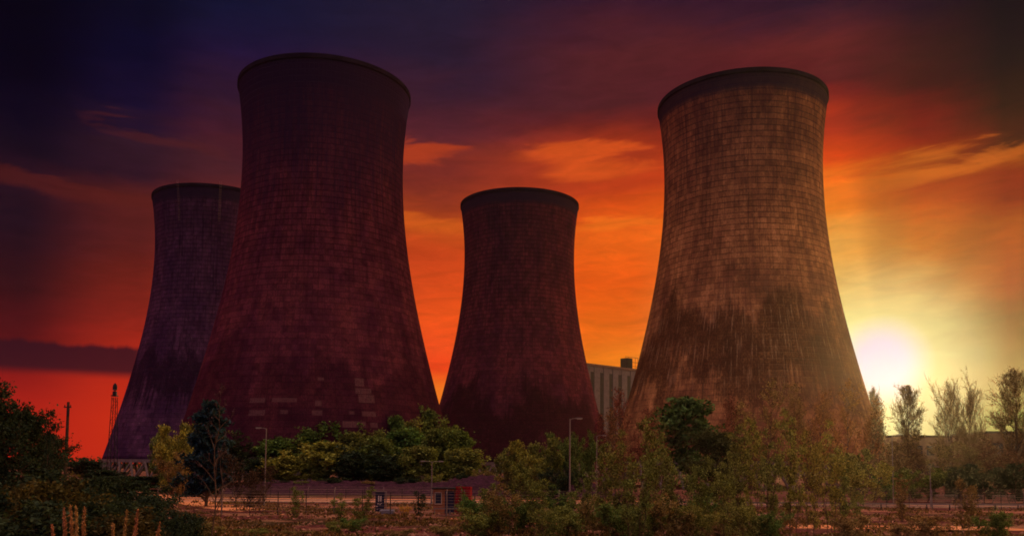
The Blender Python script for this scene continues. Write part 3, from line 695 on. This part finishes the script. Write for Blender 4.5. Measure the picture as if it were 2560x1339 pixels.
# reddish budding trees, right of centre
row('rust', [(1510, 1000, 175, 70, RUST, 'tall'), (1545, 1020, 165, 80, RUST, 'reddish'), (1590, 975, 180, 90, RUST, 'tallest reddish'), (1640, 1030, 170, 80, RUST, 'rust brown')],
    'tree', 'budding trees before the power station block', '{adj} budding tree in front of the pale power station block, {n}')
row('rust', [(1830, 985, 150, 90, RUST, 'reddish'), (1895, 948, 165, 120, (.18,.13,.04,1), 'wide orange'), (1960, 965, 160, 100, (.18,.13,.04,1), 'orange'), (2030, 985, 150, 110, (.21,.13,.035,1), 'orange twigged'), (2095, 950, 170, 100, (.25,.17,.035,1), 'golden'), (2150, 1000, 155, 100, (.21,.13,.035,1), 'golden brown'), (2210, 1050, 150, 90, TAN, 'tan')],
    'tree', 'budding trees before the sunlit tower', '{adj} budding tree in front of the sunlit right tower, {n}')
plant('birch', 1735, 1003, 120, 140, (.045, .10, .035, 1), 'full dark green tree in front of the left side of the right tower', 'tree')
plant('dark', 1790, 1085, 110, 150, (.035, .05, .022, 1), 'broad dark green tree below the right tower', 'tree')
# silhouettes against the glow
plant('bare', 2188, 968, 235, 50, TAN, 'slim leafless tree rising beside the right foot of the sunlit tower', 'tree')
plant('bare', 2267, 963, 215, 72, TAN, 'egg shaped leafless tree against the bright glow', 'tree')
plant('spread', 2378, 948, 215, 85, TAN, 'leafless tree with open crown, left one of the pair above the office block', 'tree')
plant('spread', 2430, 928, 225, 85, TAN, 'leafless tree with swept crown, right one of the pair above the office block', 'tree')
plant('bare', 2545, 922, 160, 130, (.10, .065, .025, 1), 'tall dense budding tree at the right edge', 'tree')
row('rust', [(2235, 1075, 180, 100, TAN, 'tan'), (2290, 1102, 170, 100, TAN, 'brown'), (2345, 1105, 175, 110, TAN, 'twiggy'), (2400, 1108, 170, 110, TAN, 'wide'), (2465, 1105, 165, 110, TAN, 'brown twiggy'), (2520, 1095, 150, 120, (.1,.06,.03,1), 'dark brown'), (2440, 1092, 200, 100, TAN, 'taller')],
    'tree', 'brown scrub trees before the office block', '{adj} scrub tree in front of the low buildings at right, {n}')
row('willow', [(2170, 1160, 125, 110, YEL, 'bright'), (2125, 1130, 130, 90, OLIVE, 'olive'), (2300, 1175, 140, 120, OLIVE, 'olive'), (2380, 1165, 140, 120, DARK, 'dark'), (2460, 1175, 138, 120, DARK, 'dark'), (2540, 1165, 136, 120, DARK, 'dark green'), (2230, 1185, 135, 90, GREEN, 'green')],
    'bush', 'willow bushes beyond the road at right', '{adj} willow bush beyond the road at right, {n}')
# leafy saplings near the camera, right half
row('near', [(1505, 1105, 62, 80, OLIVE, 'olive'), (1560, 1075, 60, 85, OLIVE, 'leafy'), (1612, 1045, 58, 95, OLIVE, 'tall'), (1655, 1095, 64, 80, OLIVE, 'slim'), (1700, 1120, 56, 90, OLIVE, 'shorter'), (1765, 1140, 60, 80, OLIVE, 'low'), (1850, 1065, 58, 90, OLIVE, 'leafy'), (1885, 1042, 60, 80, YEL, 'yellowish'),
    (1925, 1075, 55, 80, OLIVE, 'leafy'), (1975, 1020, 62, 85, YEL, 'tall'), (2020, 1075, 58, 80, YEL, 'yellowish'), (2075, 1050, 64, 85, YEL, 'yellowish'), (2110, 1120, 66, 70, OLIVE, 'small'), (1810, 1130, 52, 80, OLIVE, 'olive'), (1590, 1130, 48, 90, OLIVE, 'near')],
    'sapling', 'leafy saplings in front of the right tower', '{adj} leafy sapling in front of the right tower, {n}')
row('near', [(1225, 1205, 58, 70, OLIVE, 'olive'), (1262, 1190, 55, 80, TAN, 'brownish'), (1310, 1150, 60, 80, OLIVE, 'taller'), (1345, 1195, 56, 80, OLIVE, 'olive'), (1385, 1210, 60, 70, GREEN, 'green'), (1445, 1180, 60, 75, OLIVE, 'leafy')],
    'sapling', 'leafy saplings right of the red container', '{adj} leafy sapling between the red container and the tall lamp, {n}')
row('near', [(735, 1215, 78, 46, OLIVE, 'tiny'), (850, 1232, 74, 46, OLIVE, 'small'), (905, 1215, 72, 56, OLIVE, 'small'), (1045, 1225, 80, 46, DARK, 'dark')],
    'sapling', 'small saplings by the wire fence', '{adj} young sapling by the wire fence below the largest tower, {n}')
row('near', [(2140, 1215, 78, 44, OLIVE, 'thin'), (2255, 1185, 84, 55, TAN, 'leaning brown'), (2408, 1195, 62, 70, TAN, 'brownish')],
    'sapling', 'saplings beside the road at right', '{adj} sapling beside the road at right, {n}')
import itertools
SH = []
rsh = random.Random(5)
for i, px in enumerate(range(1180, 2600, 62)):
    Y = rsh.uniform(44, 62)
    if px > 1950 and i % 3: continue
    SH.append((px+rsh.uniform(-12, 12), rsh.uniform(1240, 1272) if px < 1980 else rsh.uniform(1266, 1292), Y, rsh.uniform(90, 150), rsh.choice([OLIVE, GREEN, TAN, OLIVE]), rsh.choice(['leafy', 'low', 'tangled'])))
row('shrub', SH, 'shrub', 'shrubs along the bottom right foreground', '{adj} shrub in lower right foreground, {n}')
SH = []
for i, px in enumerate(range(1190, 1900, 74)):
    SH.append((px+rsh.uniform(-14, 14), rsh.uniform(1215, 1240), rsh.uniform(64, 76), rsh.uniform(80, 120), rsh.choice([OLIVE, DARK, GREEN]), rsh.choice(['leafy', 'dense', 'olive'])))
row('shrub', SH, 'shrub', 'shrubs between the foreground scrub and the road', '{adj} shrub just before the road at right, {n}')
row('shrub', [(520, 1300, 52, 90, TAN, 'brown'), (640, 1318, 56, 80, OLIVE, 'low olive'), (740, 1322, 58, 70, TAN, 'brown'), (840, 1300, 62, 70, OLIVE, 'olive'), (890, 1290, 66, 80, GREEN, 'green'), (1000, 1318, 58, 80, TAN, 'brown'), (1120, 1310, 56, 90, TAN, 'brown'), (1015, 1262, 92, 34, (.4, .24, .05, 1), 'bright yellow')],
    'shrub', 'low shrubs on the rubbly ground', '{adj} shrub on bare ground below the largest tower, {n}')
plant('wisp', 548, 955, 36, 130, (.06, .04, .035, 1), 'thin bare sapling with forked stem standing before the conifer', 'sapling')
plant('wisp', 2030, 985, 75, 60, (.06, .04, .03, 1), 'thin bare dark sapling among leafy saplings before the right tower', 'sapling')

# tall grass plumes, lower left
row('shrub', [(690, 1196, 168, 60, DARK, 'dark'), (760, 1200, 165, 46, OLIVE, 'small'), (835, 1192, 168, 66, DARK, 'dark'), (925, 1198, 165, 50, TAN, 'brown'), (1010, 1190, 168, 70, DARK, 'dark'), (1090, 1182, 170, 60, OLIVE, 'olive'), (1150, 1176, 170, 60, DARK, 'dark'), (1215, 1172, 172, 60, TAN, 'brown')],
    'shrub', 'shrubs growing on the spoil bank', '{adj} shrub on the dark earth bank below the tree belt, {n}')
GR = leaf_mat('dry_grass', .3)
gl = [(160, 1268, 14), (176, 1262, 13), (190, 1264, 14), (212, 1268, 13.5), (283, 1308, 12.5), (318, 1275, 14), (345, 1272, 13), (400, 1305, 13.5), (130, 1310, 12.5)]
for i, (px, yt, Y) in enumerate(gl):
    tp_ = at(px, yt, Y); lean_ = [-.10, -.14, -.09, .03, -.02, .10, .12, .22, -.16][i]
    H_ = tp_.z-gp(tp_.x, Y); b0 = Vector((tp_.x-lean_*-0+(-lean_)*H_*.6, Y, gp(tp_.x, Y)-.05))
    r = thing('grass_plume', b0, 'tall dry tan grass plume at lower left, %s from the left' % ORD[sorted(q[0] for q in gl).index(px)], 'grass plume', 'dry grass plumes at lower left')
    T = tp_-b0
    st = MB(); st.tube([(0, 0, 0), (T.x*.3, 0, T.z*.45), (T.x*.75, 0, T.z*.82), (T.x, 0, T.z)], [.008, .007, .006, .003], 4); o = st.build('stem', GR, r); o.color = (.30, .20, .08, 1)
    rs = np.random.RandomState(i+40); m = 420; f_ = rs.rand(m)[:, None]*.42+.58
    a = np.array([0, 0, 0])*(1-f_)+np.array(T)*f_; a[:, 0] = T.x*(f_[:, 0]**1.35)
    wid = np.sin(np.clip((f_-.58)/.42, 0, 1)*math.pi)*.013
    cq = a+rs.randn(m, 3)*wid*np.array([1, 1, .4])
    pl = MB(); pl.quads(leaf_quads(cq, .014, rs, 4.5, -1.6)); o = pl.build('plume', GR, r); o.color = (.30, .19, .08, 1)
    bl = MB()
    for k in range(7):
        a_ = rs.rand()*6.28; l_ = rs.uniform(.5, .9)*H_; w2 = rs.uniform(.008, .014)
        dx, dy = math.cos(a_)*l_*.35, math.sin(a_)*l_*.35; pv = []
        for s_ in np.linspace(0, 1, 6):
            q = (dx*s_**1.5, dy*s_**1.5, l_*s_*(1-.2*s_)); ww = w2*(1-s_)+.001
            pv += [(q[0]-ww, q[1], q[2]), (q[0]+ww, q[1], q[2])]
        bl.add(pv, [(2*j, 2*j+1, 2*j+3, 2*j+2) for j in range(5)])
    o = bl.build('blade', GR, r); o.color = (.10, .10, .03, 1)

# weeds and rubble on the open ground (uncountable)
rs = np.random.RandomState(8)
def scatter(n_, y0, y1, pxa, pxb, dens):
    Y = y0+(y1-y0)*rs.rand(n_); X = (pxa+(pxb-pxa)*rs.rand(n_)-1280)/F*Y
    k = np.sin(X*.31+Y*.22)+np.sin(X*.77-Y*.41+1)*.8+np.sin(X*.13+Y*.9)*.5+rs.randn(n_)*.5
    keep = k > dens; X, Y = X[keep], Y[keep]
    off = ((Y > 119.5) & (Y < 131.6)); X, Y = X[~off], Y[~off]
    return X, Y
X, Y = scatter(26000, 52, 118, -60, 2620, .1)
m = len(X); hgt = .10+.30*rs.rand(m)**2
wb = MB()
for k in range(4):
    c = np.stack([X+rs.randn(m)*.14, Y+rs.randn(m)*.14, gz(X, Y)+hgt*rs.rand(m)], 1)
    wb.quads(leaf_quads(c, .15, rs, 1.9, -1.))
o = wb.build('weeds', LEAF); o.color = (.10, .075, .028, 1); tag(o, 'low weeds growing over the rubbly open ground', 'weeds', kind='stuff')
X, Y = scatter(9000, 52, 112, -60, 2620, -.6)
m = len(X); rbm = MB(); base_ = np.array([(1, 0, 0), (0, 1, 0), (-1, 0, 0), (0, -1, 0), (0, 0, 1), (0, 0, -1)], float)
fc = [(0, 1, 4), (1, 2, 4), (2, 3, 4), (3, 0, 4), (1, 0, 5), (2, 1, 5), (3, 2, 5), (0, 3, 5)]
ZG = gz(X, Y)
for i in range(m):
    s_ = .05+.16*rs.rand()**3; v = base_*(s_*(.6+.8*rs.rand(6, 1)))*np.array([1, 1, .7])
    rbm.add(v+np.array([X[i], Y[i], ZG[i]+s_*.2]), fc)
tag(rbm.build('rubble', mat('broken_brick', (.30, .15, .11), .95, .5, 2.)), 'broken stones and brick rubble on the open ground', 'rubble', kind='stuff')

# far wood line
fw = MB(); 
for i in range(260):
    px = rs.uniform(-200, 2800); Y = rs.uniform(700, 900); x_ = (px-1280)/F*Y; hh = rs.uniform(7, 13)
    c = np.array([x_, Y, hh*.5])+rs.randn(90, 3)*np.array([6, 4, hh*.22]); c[:, 2] = np.clip(c[:, 2], .3, None)
    fw.quads(leaf_quads(c, 2.2, rs, 1.3))
o = fw.build('distant_wood', LEAF); o.color = DARK; tag(o, 'distant dark line of woods on the horizon', 'woods', kind='stuff')

# ------------------------------------------------------------------ lamp posts, masts, poles
def lamp(px, ytop, Y, arm, label, double=False, group='street lamps along the road', z0=0):
    p = at(px, ytop, Y); H_ = p.z-gp(p.x, Y); base = Vector((p.x, Y, gp(p.x, Y)))
    r = thing('street_lamp', base, label, 'street lamp', group)
    m = MB(); m.tube([(0, 0, -.2), (0, 0, 1.2), (0, 0, 1.25), (0, 0, H_)], [.12, .12, .085, .055], 8); m.build('pole', GALV, r)
    sides = (1, -1) if double else (1 if arm > 0 else -1,)
    for s_ in sides:
        a = abs(arm)
        m = MB(); m.tube([(0, 0, H_-.12), (s_*.25, 0, H_+.02), (s_*a*.6, 0, H_+.05)], .035, 6); m.build('arm', GALV, r)
        m = MB(); m.box((s_*(a*.6+.35), 0, H_+.05), (.72, .26, .12), 0, .05); hd = m.build('lamp_head', GALV, r)
        m = MB(); m.box((s_*(a*.6+.38), 0, H_-.02), (.5, .2, .03)); m.build('lens', mat('lamp_lens', (.5, .45, .38), .3), hd)
    return r
lamp(666, 1070, 108, -1.1, 'pale street lamp with arm to the left, in front of the largest tower')
lamp(521, 1106, 165, -1.4, 'distant street lamp seen against the dark conifer')
lamp(1425, 1046, 88, 1.0, 'tallest street lamp, arm to the right, in front of the distant middle tower')
lamp(1080, 1153, 118, 1.5, 'low double armed lamp standing behind the gate hut', True)
lamp(1492, 1088, 128, 1.3, 'street lamp among the saplings left of the right tower')
lamp(2230, 1086, 128, 1.2, 'street lamp beside the right foot of the sunlit tower')
lamp(2325, 1166, 120, 1.0, 'short street lamp in front of the office block at right')
# wooden pole
p = at(171, 1004, 88); r = thing('utility_pole', (p.x, 88, 0), 'thick dark wooden utility pole against the red sky at left', 'utility pole')
H_ = p.z; m = MB(); m.tube([(0, 0, -.2), (0, 0, H_*.5), (0, 0, H_)], [.19, .17, .13], 10); m.build('post', WOODP, r)
m = MB(); m.box((0, -.1, H_-.55), (.75, .1, .12)); m.build('crossarm', WOODP, r)
m = MB(); m.tube([(.12, -.22, H_-1.5), (.12, -.22, H_-1.45), (.12, -.22, H_-.75), (.12, -.22, H_-.7)], [.08, .15, .15, .06], 8); m.build('transformer', DARKM, r)
for s_ in (-.3, .3):
    m = MB(); m.tube([(s_, -.1, H_-.5), (s_, -.1, H_-.42), (s_, -.1, H_-.3)], [.03, .06, .03], 6); m.build('insulator', DARKM, r)
# lattice floodlight mast
p = at(288, 957, 240); r = thing('floodlight_mast', (p.x, 240, 0), 'slender lattice mast with lamp head beside the far left tower', 'mast')
H_ = p.z; m = MB()
for sx_, sy_ in ((-.9, -.9), (.9, -.9), (.9, .9), (-.9, .9)): m.tube([(sx_*1.25, sy_*1.25, -.2), (sx_*.6, sy_*.6, H_-4)], [.12, .09], 4)
nl = 14
for i in range(nl):
    z0_, z1_ = (H_-4)*i/nl, (H_-4)*(i+1)/nl; w0_, w1_ = .9*(1.25-.65*i/nl), .9*(1.25-.65*(i+1)/nl)
    for ax in ((1, 0), (0, 1)):
        for s_ in (-1, 1):
            f0_ = 1 if i % 2 else -1
            a = (f0_*w0_, s_*w0_, z0_) if ax[0] else (s_*w0_, f0_*w0_, z0_)
            b_ = (-f0_*w1_, s_*w1_, z1_) if ax[0] else (s_*w1_, -f0_*w1_, z1_)
            m.tube([a, b_], .05, 3)
m.build('lattice', DARKM, r)
m = MB(); m.box((0, 0, H_-3.6), (1.5, 1.5, .3)); m.box((0, 0, H_-2.9), (1.0, 1.0, 1.2), 0, .15); m.build('platform', DARKM, r)
m = MB(); m.tube([(0, 0, H_-2.2), (0, 0, H_-1.9), (0, 0, H_-1.2), (0, 0, H_-.5), (0, 0, H_)], [.2, .55, .65, .5, .15], 10); m.build('lamp_head', DARKM, r)
m = MB(); m.box((0, -.6, H_-1.9), (.9, .15, .25)); m.build('lens', CONC, r)

# ------------------------------------------------------------------ fences
def fence(label, Y, px0, px1, sp_, h=2.3, crank=(), dark=True, wires=8, mesh_=True):
    x0, x1 = (px0-1280)/F*Y, (px1-1280)/F*Y; xm = (x0+x1)/2
    r = thing('wire_fence', (xm, Y, 0), label, 'fence')
    n_ = int((x1-x0)/sp_)
    for i in range(n_+1):
        x_ = x0+i*sp_-xm; m = MB(); cz = gp(x_+xm, Y)
        if i % 4 == 0:
            m.tube([(x_, 0, cz-.1), (x_, 0, cz+h), (x_+.02, .35, cz+h+.4)], [.09, .07, .05], 4); m.build('post', CONC, r)
        else:
            m.tube([(x_, 0, cz-.1), (x_, 0, cz+h+.1)], .05, 4); m.build('post', DARKM, r)
    m = MB()
    for k in range(wires):
        zz = .15+(h-.2)*k/(wires-1); m.tube([(x0-xm, -.05, zz), (0, -.05, zz-.02), (x1-xm, -.05, zz)], .016, 3)
    for k in range(2): m.tube([(x0-xm, .15+.15*k, h+.18*(k+1)), (x1-xm, .15+.15*k, h+.18*(k+1))], .009, 3)
    m.build('wire', WIRE, r)
    return r
fence('wire fence with cranked concrete posts across the ground below the largest tower', 88, 560, 1560, 2.9)
fence('wire fence with cranked posts along the road at right', 115, 1870, 2620, 3.1)
fence('low wire fence behind the road in front of the spoil bank', 136, 400, 1180, 3.0, h=1.5, wires=5)
# guard rail
r = thing('guard_rail', ((2200-1280)/F*112, 112, 0), 'long steel guard rail along the road at right', 'guard rail')
for i in range(-9, 11):
    m = MB(); m.box((i*3., 0, .38), (.12, .12, .8)); m.build('post', DARKM, r)
m = MB(); m.box((1.5, -.09, .80), (57, .05, .12)); m.box((1.5, -.09, .66), (57, .03, .08)); m.box((1.5, -.09, .45), (57, .04, .07)); m.build('rail', GALV, r)
# mesh barrier panels
for i, px in enumerate((2375, 2440, 2520)):
    x_ = (px-1280)/F*126
    r = thing('mesh_barrier', (x_, 126.4+1.0, 0.0), ['left', 'middle', 'right'][i]+' one of three grey steel mesh barrier panels beyond the road at right', 'barrier', 'mesh barrier panels beyond the road')
    m = MB(); m.tube([(-1.7, 0, 0), (-1.7, 0, 1.5), (1.7, 0, 1.5), (1.7, 0, 0)], .04, 4); m.build('frame', GALV, r)
    m = MB()
    for k in range(15): m.tube([(-1.6+k*.228, 0, .12), (-1.6+k*.228, 0, 1.48)], .012, 3)
    for k in range(6): m.tube([(-1.68, 0, .15+k*.24), (1.68, 0, .15+k*.24)], .012, 3)
    m.build('mesh_infill', GALV, r)

# ------------------------------------------------------------------ sign, hut, container, block
NAVY = mat('navy_sign_panel', (.018, .018, .045), .5, .15, 4.)
WMARK = mat('white_lettering', (.62, .52, .46), .7, .1, 5.)
Y = 94; p = at(938, 1227, Y); H_ = p.z; x0 = p.x
r = thing('notice_board', (x0+.55, Y, 0), 'dark navy upright notice board with white marks on the road verge', 'sign')
m = MB(); m.box((0, 0, H_*.5+.05), (1.0, .14, H_-.25), 0, .03); m.build('panel', NAVY, r)
m = MB(); m.box((.05, 0, H_+.0), (1.25, .22, .10), 0, .02); m.build('top_rail', CONC, r)
m = MB(); m.box((.66, 0, H_*.5), (.12, .14, H_-.1)); m.build('post', CONC, r)
m = MB()
for cx, cz, w, h in ((-.14, .72, .12, .62), (.10, .74, .13, .58), (-.02, .60, .3, .06), (-.2, .42, .10, .12), (.02, .40, .08, .16), (.16, .44, .1, .06), (-.32, .30, .16, .08), (-.28, .16, .1, .05)):
    m.box((cx, -.078, H_*cz if h < .5 else H_*.66), (w, .012, h))
m.build('marking', WMARK, r)
p0, p1 = at(950, 1290, 90), at(986, 1290, 90)
m = MB(); m.box(((p0.x+p1.x)/2, 90, .27), (p1.x-p0.x, .9, .55), 0, .06)
tag(m.build('concrete_block', mat('bluish_concrete', (.15, .14, .19), .9, .2, 2.)), 'blue grey concrete block lying at the foot of the notice board', 'block')
# gate hut
Y = 93; a, b_ = at(1083, 1221, Y), at(1137, 1221, Y); w = b_.x-a.x; H_ = a.z
r = thing('gate_hut', ((a.x+b_.x)/2, Y, 0), 'small brown gate hut with navy door next to the red container', 'hut')
BRN = mat('brown_timber', (.34, .12, .055), .85, .25, 2.)
m = MB(); m.box((0, 1.2, H_/2), (w, 2.2, H_), 0, .02); m.build('wall', BRN, r)
m = MB(); m.box((0, 1.1, H_+.08), (w+.3, 2.7, .14), 0, .03); m.build('roof', DARKM, r)
m = MB(); m.box((w*.26, .07, H_*.47), (w*.42, .08, H_*.9), 0, .01); d = m.build('door', NAVY, r)
m = MB(); m.tube([(w*.12, .0, H_*.45), (w*.12, -.03, H_*.45), (w*.17, -.03, H_*.45)], .02, 5); m.build('handle', GALV, d)
m = MB(); m.box((-w*.26, .075, H_*.62), (w*.26, .06, H_*.42)); wn = m.build('window', GLASSD, r)
m = MB()
for s_ in (-1, 1): m.box((-w*.26+s_*w*.15, .05, H_*.62), (.07, .14, H_*.46))
m.box((-w*.26, .05, H_*.85), (w*.34, .14, .07)); m.box((-w*.26, .05, H_*.39), (w*.34, .16, .07)); m.build('frame', KERB, wn)
# container
a, b_ = at(1139, 1217, Y), at(1176, 1217, Y); w = b_.x-a.x; H_ = a.z-.1
r = thing('storage_container', ((a.x+b_.x)/2, Y, 0), 'dark red steel storage container beside the gate hut', 'container')
RED = mat('faded_red_paint', (.24, .012, .018), .6, .25, 2., dirt=(.06, .02, .02))
m = MB(); nf_ = 12; dp = 5.5
m.box((0, dp/2+.05, H_/2+.1), (w-.12, dp-.1, H_-.1)); m.build('body', RED, r)
for s_ in (-1, 1):
    m = MB(); m.box((s_*w/4, -.02, H_/2+.1), (w/2-.1, .06, H_-.3), 0, .01)
    for k in range(4): m.box((s_*w/4-w/8+k*w/12-.02, -.07, H_/2+.1), (.05, .04, H_-.5))
    d = m.build('door', RED, r)
    m = MB(); m.tube([(s_*.18, -.12, .35), (s_*.18, -.12, H_-.15)], .025, 5); m.build('lock_bar', GALV, d)
m = MB()
for s_ in (-1, 1): m.box((s_*(w/2-.05), 0, H_/2+.1), (.12, .12, H_+.1))
m.box((0, 0, H_+.14), (w, .14, .12)); m.box((0, 0, .1), (w, .14, .16)); m.build('frame', RED, r)
p = at(1110, 1273, 89)
for i, (px0, px1) in enumerate(((1100, 1128), (1134, 1142), (1146, 1156))):
    pass
# low barrier arm in front of hut
r = thing('low_barrier', (p.x, 89.2, 0), 'low pale barrier rail in front of the gate hut', 'barrier')
m = MB(); m.box((.6, 0, .78), (3.4, .06, .09)); m.build('rail', GALV, r)
for s_ in (-1.0, .6, 2.2):
    m = MB(); m.box((s_, .06, .38), (.08, .06, .8)); m.build('post', GALV, r)

# ------------------------------------------------------------------ haze
hz = MB(); hz.box((0, 450, 64.5), (1900, 1400, 131))
hm = bpy.data.materials.new('haze'); hm.use_nodes = True; t = NT(hm.node_tree); t.n.clear()
v = t.new('ShaderNodeVolumePrincipled'); v.inputs['Color'].default_value = (1, .92, .62, 1)
v.inputs['Density'].default_value = .00005; v.inputs['Anisotropy'].default_value = .87
o = t.new('ShaderNodeOutputMaterial'); t.l.new(v.outputs[0], o.inputs['Volume'])
tag(hz.build('haze', hm), 'golden evening haze glowing around the low sun', 'haze', kind='stuff')
